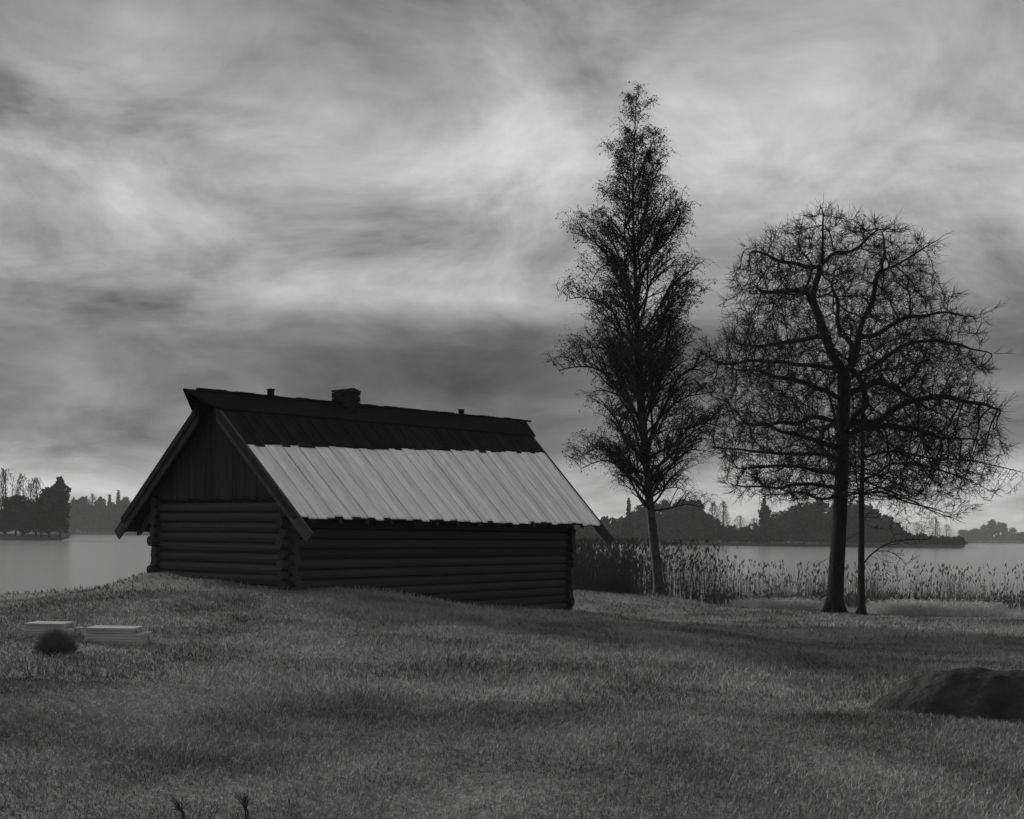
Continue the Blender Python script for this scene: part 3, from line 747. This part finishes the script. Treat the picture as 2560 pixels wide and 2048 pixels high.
def far_tree(px, top, hw, Y, kd, v, label, group):
    wtop = at(px, top, Y); X = wtop.x; H = wtop.z - 0.8; w = hw / F_PX * Y
    C, tall = PROTO[(kd, v)]
    root = empty('far_tree', (X, Y, 0.8), 0); tag(root, label, 'tree', group)
    rg = np.random.default_rng(int(abs(px) * 7 + v))
    a = rg.uniform(0, 6.28); ca, sa = math.cos(a), math.sin(a)
    Q = np.stack([(C[:, 0] * ca - C[:, 1] * sa) * w, (C[:, 0] * sa + C[:, 1] * ca) * w, C[:, 2] * H], 1)
    sz = {'round': 0.06, 'spire': 0.055, 'feather': 0.05}[kd] * H * (0.8 if kd != 'feather' else 0.9)
    V = tri_cloud(Q, sz, rg, tall)
    if kd == 'feather':
        V = V.reshape(-1, 3, 3); V[:, 2] = V[:, 0] + (V[:, 2] - V[:, 0]) * 0.22; V = V.reshape(-1, 3)
    link('crown', mesh('crown', V, np.arange(len(V)).reshape(-1, 3)), M['far'], root)
    tb = Tubes(); tb.add([(0, 0, -1.2), (0.02 * w, 0, H * 0.45), (0, 0, H * 0.93)], [0.022 * H, 0.014 * H, 0.004 * H], 6); tb.build('trunk', M['bark'], root)
R0 = 'round'; S0 = 'spire'; T0 = 'feather'
for i, (px, top, hw, Y, kd) in enumerate([
    (1572, 1246, 13, 456, S0), (1622, 1252, 42, 470, R0), (1664, 1246, 40, 462, R0), (1700, 1242, 46, 458, R0), (1742, 1246, 30, 462, R0), (1728, 1275, 50, 455, R0),
    (1782, 1256, 20, 460, T0), (1808, 1254, 22, 462, T0), (1850, 1290, 26, 458, T0), (1884, 1296, 22, 460, T0), (1910, 1243, 24, 455, S0), (1918, 1262, 26, 456, R0),
    (1965, 1272, 36, 460, R0), (2010, 1252, 48, 455, R0), (2052, 1244, 46, 458, R0), (2098, 1246, 50, 452, R0), (2146, 1250, 46, 452, R0), (2184, 1268, 42, 450, R0), (2222, 1296, 38, 446, R0),
    (2290, 1306, 22, 440, T0), (2338, 1292, 20, 436, T0), (2366, 1312, 22, 432, T0)]):
    if kd == S0: lb = 'thin pointed conifer on the far shore beside the birch trunk' if px < 1700 else 'pointed conifer on the far shore between the birch and the thick forked trunk'
    elif kd == R0: lb = 'dark round tree on the far shore showing just past the birch trunk' if px < 1800 else ('dark round tree on the far shore next to the tall pointed conifer' if px < 1990 else 'dark round tree on the far shore behind the two bare trees')
    else: lb = 'tall feathery bare tree on the far shore next to dark round trees' if px < 1830 else ('low feathery bare tree on the far shore beside the tall pointed conifer' if px < 2000 else 'feathery bare tree out on the low point of the far shore')
    far_tree(px, top, hw, Y, kd, i % 3, lb, 'far shore: ' + lb[:60])
for i, (px, top, hw, kd) in enumerate([(2412, 1322, 26, R0), (2440, 1320, 22, R0), (2462, 1310, 20, R0), (2482, 1296, 17, R0), (2505, 1304, 18, R0), (2530, 1318, 22, R0), (2556, 1328, 20, R0)]):
    far_tree(px, top, hw, 1235, kd, i % 3, 'small pale round tree on the most distant headland across the lake', 'trees on the distant headland')
for i, (px, top, hw, Y, kd) in enumerate([(-40, 1172, 50, 345, T0), (14, 1176, 42, 350, T0), (58, 1190, 36, 348, T0), (92, 1196, 34, 352, T0), (124, 1212, 30, 350, R0), (152, 1188, 19, 352, R0), (40, 1230, 60, 346, R0), (104, 1238, 50, 347, R0)]):
    far_tree(px, top, hw, Y, kd, i % 3, ('tall feathery bare tree' if kd == T0 else ('low bushy tree' if top > 1220 else 'tall leafy tree')) + ' in the nearer wood across the water by the gable', 'wood across the water by the gable, ' + (kd if top < 1220 else 'low'))
for i, (px, top, hw, kd) in enumerate([(186, 1242, 16, R0), (208, 1240, 18, R0), (232, 1236, 16, T0), (252, 1238, 18, R0), (274, 1236, 15, S0), (296, 1228, 12, S0), (316, 1238, 16, R0), (340, 1244, 18, R0)]):
    far_tree(px, top, hw, 835, kd, i % 3, {R0: 'small round tree', S0: 'small pointed conifer', T0: 'small feathery bare tree'}[kd] + ' in the distant tree line just beside the gable eave', 'distant tree line beside the gable, ' + kd)
# the mass of the far woods behind and below them
def forest(name, spots, label):
    rg = np.random.default_rng(55); VV = []
    for px, top, hw, Y, kd in spots:
        wtop = at(px, top, Y); H = max(2.0, wtop.z - 0.5); w = hw / F_PX * Y
        C, tall = PROTO[(kd, int(rg.integers(0, 3)))]
        k = rg.choice(len(C), 330, replace=False); c = C[k]
        Q = np.stack([wtop.x + c[:, 0] * w, Y + c[:, 1] * w, 0.3 + c[:, 2] * H], 1)
        VV.append(tri_cloud(Q, 0.10 * H, rg, tall))
    V = np.concatenate(VV)
    tag(link(name, mesh(name, V, np.arange(len(V)).reshape(-1, 3)), M['far']), label, 'forest', kind='stuff')
rg = np.random.default_rng(8)
sp = []
for px in np.arange(1300, 2260, 8):
    base = np.interp(px, [1300, 1440, 1560, 1600, 1760, 1850, 1940, 2000, 2200, 2260], [1300, 1296, 1288, 1272, 1280, 1318, 1300, 1272, 1284, 1312])
    sp.append((px + rg.uniform(-5, 5), base + rg.uniform(-4, 22), rg.uniform(18, 34), 470 + rg.uniform(-12, 60), R0 if rg.random() < 0.8 else T0))
for px in np.arange(1300, 2410, 7):
    sp.append((px, np.interp(px, [1300, 2240, 2330, 2410], [1326, 1326, 1336, 1342]) + rg.uniform(-6, 8), rg.uniform(12, 24), 448 + rg.uniform(-2, 14) - max(0, px - 2200) * 0.08, R0))
forest('far_wood', sp, 'dark wood massed along the far shore behind the birch')
sp = [(px + rg.uniform(-4, 4), 1256 + rg.uniform(-6, 20), rg.uniform(12, 20), 850 + rg.uniform(-10, 80), R0 if rg.random() < 0.8 else T0) for px in np.arange(168, 700, 6)]
sp += [(px, 1300 + rg.uniform(-10, 12), rg.uniform(12, 18), 822 + rg.uniform(-8, 20), R0) for px in np.arange(168, 700, 6)]
sp += [(px, 1262 + rg.uniform(-10, 30), rg.uniform(26, 44), 350 + rg.uniform(0, 30), R0) for px in np.arange(-300, 150, 14)]
forest('far_wood', sp, 'dark wood massed along the far shore beside the gable')
sp = [(px, 1338 + rg.uniform(-6, 5), rg.uniform(9, 16), 1240 + rg.uniform(0, 30), R0) for px in np.arange(2395, 2700, 6)]
forest('far_wood', sp, 'pale low wood massed on the most distant headland')

# ------------------------------------------------------------------ reeds
def reeds(name, spots, m, label, hmin, hmax, width, leaf_p, plume_p, seed):
    rg = np.random.default_rng(seed); n = len(spots); tri = []
    for X, Yy in spots:
        h = rg.uniform(hmin, hmax); base = np.array([X, Yy, -0.25]); lean = np.array([rg.normal() * 0.07, rg.normal() * 0.05, 1.0])
        mid = base + lean * h * 0.55 + [0, 0, 0.25]; top = base + lean * h + np.array([rg.normal() * 0.06, 0, 0]) * h
        w = width * rg.uniform(0.7, 1.3); a = rg.uniform(0, 3.14); s = np.array([math.cos(a), math.sin(a), 0]) * w; s2 = np.array([-math.sin(a), math.cos(a), 0]) * w
        for v in (s, s2):
            tri.append((base - v, base + v, mid + v * .8)); tri.append((base - v, mid + v * .8, mid - v * .8)); tri.append((mid - v * .8, mid + v * .8, top))
        k = rg.poisson(leaf_p)
        for _ in range(k):
            f = rg.uniform(0.25, 0.9); p = base + (top - base) * f; d = rg.uniform(-1, 1); l = rg.uniform(0.18, 0.42)
            e = p + np.array([d * l * 0.7, rg.uniform(-.5, .5) * l, l * rg.uniform(0.1, 0.8)]); q = (p + e) / 2 + np.array([0, 0, 0.05]); ww = np.array([0.004, 0.004, 0.014])
            tri.append((p, q + ww, q - ww)); tri.append((q + ww, e, q - ww))
        if rg.random() < plume_p:
            d = rg.choice([-1, 1]) * 0.07
            for _ in range(4):
                o = rg.normal(size=3) * 0.02; tri.append((top + o, top + [d * rg.uniform(.5, 1.5), rg.normal() * .03, rg.uniform(0.06, 0.2)], top + o + [0.02, 0.01, -0.1]))
    V = np.array(tri).reshape(-1, 3)
    return tag(link(name, mesh(name, V, np.arange(len(V)).reshape(-1, 3)), m), label, 'reeds', kind='stuff')
rg = np.random.default_rng(77)
def reed_spots(n, px0, px1, y0, y1, bias=1.0, clump=0.5):
    cs = rg.uniform(px0, px1, max(3, n // 60)); out = []
    while len(out) < n:
        Yy = y0 + (y1 - y0) * rg.random() ** bias
        px = rg.uniform(px0, px1) if rg.random() > clump else rg.choice(cs) + rg.normal() * 22
        X = (px - CX) / F_PX * Yy
        if Yy > np.interp(X, SHORE[:, 0], SHORE[:, 1]) + 0.8: out.append((X, Yy))
    return out
reeds('reed_bed', [q for q in reed_spots(2500, 1380, 1850, 47, 53, 1.3, 0.55) if rg.random() < np.interp(CX + F_PX * q[0] / q[1], [1640, 1850], [1.0, 0.12])], M['reed_dark'], 'tall dense leafy reeds between the house corner and the birch', 2.0, 3.5, 0.008, 5.0, 0.8, 1)
reeds('reed_bed', reed_spots(2150, 1780, 2900, 55.5, 68, 1.5, 0.35), M['reed'], 'thin sparse reeds standing in the lake behind the bare trees', 1.0, 2.3, 0.006, 0.8, 0.35, 2)
reeds('reed_bed', reed_spots(2600, 1760, 2900, 55.5, 61, 1.1, 0.35), M['reed_dark'], 'low dark broken reeds at the foot of the thin reeds', 0.4, 0.95, 0.009, 2.0, 0.2, 3)

rg = np.random.default_rng(78)
sp_ = [(X, Y) for X, Y in ((lambda Yy, px: ((px - CX) / F_PX * Yy, Yy))(rg.uniform(49.6, 51.6), px) for px in np.concatenate([rg.triangular(1815, 1990, 2080, 1700), rg.triangular(2165, 2260, 2420, 1700), rg.triangular(2370, 2440, 2540, 420)]))]
M['stubble'] = mat('pale_reed_stubble', 0.50, 0.70, 2, 0.9, spec=0.1)
reeds('reed_stubble', sp_, M['stubble'], 'pale strip of broken reed stubble at the water edge by the bare trees', 0.68, 0.92, 0.010, 2.0, 0.0, 4)

# ------------------------------------------------------------------ grass
def grass():
    rg = np.random.default_rng(9); Vs = []
    for n, y0, y1, h, w in ((220000, 4.5, 11, 0.052, 0.0030), (130000, 11, 22, 0.072, 0.0055), (70000, 22, 47, 0.085, 0.010)):
        Yy = np.sqrt(rg.uniform(y0 ** 2, y1 ** 2, n)); X = rg.uniform(-1, 1, n) * (0.5 * Yy + 3.5)
        ys = np.interp(X, SHORE[:, 0], SHORE[:, 1]); ok = Yy < ys - 0.3
        c, s = math.cos(-HR), math.sin(-HR); lx = (X - HX) * c - (Yy - HY) * s; ly = (X - HX) * s + (Yy - HY) * c
        ok &= ~((lx > -0.1) & (lx < HL + 0.1) & (ly > -0.1) & (ly < HW + 0.1))
        patch = 0.5 + 0.5 * np.sin(X * 1.3 + 2 * np.sin(Yy * 0.6)) * np.sin(Yy * 1.1 + 1.5 * np.sin(X * 0.8))
        X, Yy, patch = X[ok], Yy[ok], patch[ok]; k = len(X); Z = land(X, Yy)
        hh = h * rg.uniform(0.4, 1.3, k) * (0.65 + 0.7 * patch); a = rg.uniform(0, 6.283, k); ww = w * rg.uniform(0.7, 1.4, k)
        b = np.stack([X, Yy, Z - 0.008], 1); d = np.stack([np.cos(a), np.sin(a), 0 * a], 1); lean = rg.normal(size=(k, 2)) * 0.55
        mid = b + np.stack([lean[:, 0] * hh * .4, lean[:, 1] * hh * .4, hh * .6], 1); top = b + np.stack([lean[:, 0] * hh * 1.2, lean[:, 1] * hh * 1.2, hh * (1.05 - 0.25 * np.abs(lean[:, 0]))], 1)
        dw = d * ww[:, None]
        Vs.append(np.stack([b - dw, b + dw, mid + dw * .7, b - dw, mid + dw * .7, mid - dw * .7, mid - dw * .7, mid + dw * .7, top], 1).reshape(-1, 3))
    V = np.concatenate(Vs)
    tag(link('grass', mesh('grass', V, np.arange(len(V)).reshape(-1, 3)), M['grass']), 'short rough grass covering the slope before the log house', 'grass', kind='stuff')
grass()

# ------------------------------------------------------------------ small things on the grass
def stack(px0, px1, py, rows, label, rot, jit):
    p = None
    Y = 14.4
    for _ in range(6):                                    # slide along the ray until it meets the ground
        p = at((px0 + px1) / 2, py, Y); z = gz(p.x, Y); Y *= (EYE - z) / (EYE - p.z)
    p = at((px0 + px1) / 2, py, Y); Lg = (px1 - px0) / F_PX * Y
    root = empty('board_stack', (p.x, p.y, gz(p.x, p.y)), rot); tag(root, label, 'boards')
    for i in range(rows):
        for j in range(3):
            e0 = -Lg / 2 + random.uniform(0, jit); e1 = Lg / 2 - random.uniform(0, jit) - (0.11 if i >= rows - 2 else 0)
            if i >= rows - 2: e0 += 0
            y = -0.2 + j * 0.135
            hexa('board', box_pts(e0, e1, y + random.uniform(0, .01), y + 0.128, i * 0.036 - 0.02, i * 0.036 + 0.012), M['board_stack'], root)
stack(222, 372, 1604, 6, 'pale stepped stack of sawn boards lying clear on the grass left of the house', -0.05, 0.03)
stack(70, 196, 1592, 6, 'pale stack of sawn boards partly hidden behind the round dark tussock', -0.02, 0.03)
def tussock():
    Y = 13.2; p = at(140, 1634, Y)
    for _ in range(6):
        p = at(140, 1634, Y); Y *= (EYE - gz(p.x, Y)) / (EYE - p.z)
    p = at(140, 1634, Y); rg = np.random.default_rng(17)
    root = empty('tussock', (p.x, p.y, gz(p.x, p.y))); tag(root, 'round dark tussock of grass in front of the pale board stack', 'tussock')
    n = 5200; a = rg.uniform(0, 6.283, n); e = np.arccos(rg.uniform(0, 1, n)); r = 0.10
    d = np.stack([np.sin(e) * np.cos(a), np.sin(e) * np.sin(a), np.cos(e)], 1)
    b = d * [0.13, 0.13, 0.05]; t = d * np.array([0.27, 0.27, 0.36]) * rg.uniform(0.72, 1.08, (n, 1)); t[:, 2] -= 0.02
    s = np.cross(d, rg.normal(size=(n, 3))); s /= np.linalg.norm(s, axis=1, keepdims=True); s *= 0.004
    V = np.stack([b - s, b + s, t], 1).reshape(-1, 3)
    link('blades', mesh('blades', V, np.arange(len(V)).reshape(-1, 3)), M['moss'], root)['kind'] = 'stuff'
    o = link('mound', ROCKS[1].copy(), None, root, True); o.data.materials.clear(); o.data.materials.append(M['earth']); o.scale = (0.42, 0.42, 0.3)
tussock()
def heap():
    import bmesh
    Y = 11.0; p = at(2475, 1780, Y)
    for _ in range(6):
        p = at(2475, 1780, Y); Y *= (EYE - gz(p.x, Y)) / (EYE - p.z)
    p = at(2475, 1780, Y)
    n = 44; V = []; Fc = []; rg = np.random.default_rng(4); ph = rg.uniform(0, 6, 8)
    for i in range(n + 1):
        for j in range(n + 1):
            u, v = i / n * 2 - 1, j / n * 2 - 1; x, y = u * 1.25, v * 0.75; r = math.sqrt(u * u + v * v)
            h = 0.42 * max(0, min(1, (1.0 - r) / 0.55)) ** 0.85
            h += (0.03 * math.sin(x * 9 + ph[0]) * math.sin(y * 11 + ph[1]) + 0.016 * math.sin(x * 23 + ph[2]) * math.sin(y * 27 + ph[3]) + rg.uniform(-.008, .008)) * (1 if r < 1 else 0)
            V.append((x, y, gz(p.x + x, p.y + y) - gz(p.x, p.y) + h - 0.03))
    for i in range(n):
        for j in range(n): a = i * (n + 1) + j; Fc.append([a, a + n + 1, a + n + 2, a + 1])
    o = link('earth_heap', mesh('earth_heap', V, Fc), M['earth'], None, True); o.location = (p.x, p.y, gz(p.x, p.y))
    tag(o, 'low dark heap of earth on the grass across from the house', 'earth heap')
heap()
def weed(px, py, lean, seed, label):
    Y = 6.0; p = at(px, py, Y); z = gz(p.x, Y); rg = np.random.default_rng(seed)
    root = empty('dry_weed', (p.x, Y, z)); tag(root, label, 'weed')
    H = p.z - z + 0.0; tb = Tubes(); head = Tubes()
    top = np.array([lean * H, 0, H]); pts = [np.array([0, 0, -0.03]), top * 0.5 + [0.01, 0, 0.01], top * 0.82]
    for k in range(6):
        o = rg.normal(size=3) * 0.007; o[2] = 0; tb.add([q + o for q in pts], [0.006, 0.005, 0.004], 4)
    for k in range(24):
        d = np.array([lean * 0.7, 0, 1.0]) + rg.normal(size=3) * 0.5; d /= np.linalg.norm(d); s = top * rg.uniform(0.6, 0.85); l = rg.uniform(0.04, 0.10)
        head.add([s, s + d * l * .6, s + d * l + [rg.normal() * .012, 0, -.006]], [0.0035, 0.0025, 0.0015], 3)
    tb.build('stem', M['drygrass'], root); head.build('seed_head', M['drygrass'], root)
weed(462, 2012, -0.35, 1, 'small dry weed with splayed seed head and leaning stem in the short grass')
weed(620, 1998, -0.12, 2, 'small dry weed with compact seed head and upright stem in the short grass')

# ------------------------------------------------------------------ the damp air over the lake
hz = link('haze', mesh('haze', box_pts(-3900, 3900, -330, 4700, -1.9, 45), [[3, 2, 1, 0], [4, 5, 6, 7], [0, 1, 5, 4], [1, 2, 6, 5], [2, 3, 7, 6], [3, 0, 4, 7]]), None)
hm = bpy.data.materials.new('haze_air'); hm.use_nodes = True; hn = hm.node_tree.nodes; hn.clear()
ho = hn.new('ShaderNodeOutputMaterial'); hv = hn.new('ShaderNodeVolumePrincipled'); hv.inputs['Color'].default_value = (0.9, 0.9, 0.9, 1); hv.inputs['Density'].default_value = 0.00022
hm.node_tree.links.new(hv.outputs[0], ho.inputs['Volume']); hz.data.materials.append(hm); tag(hz, kind='stuff')
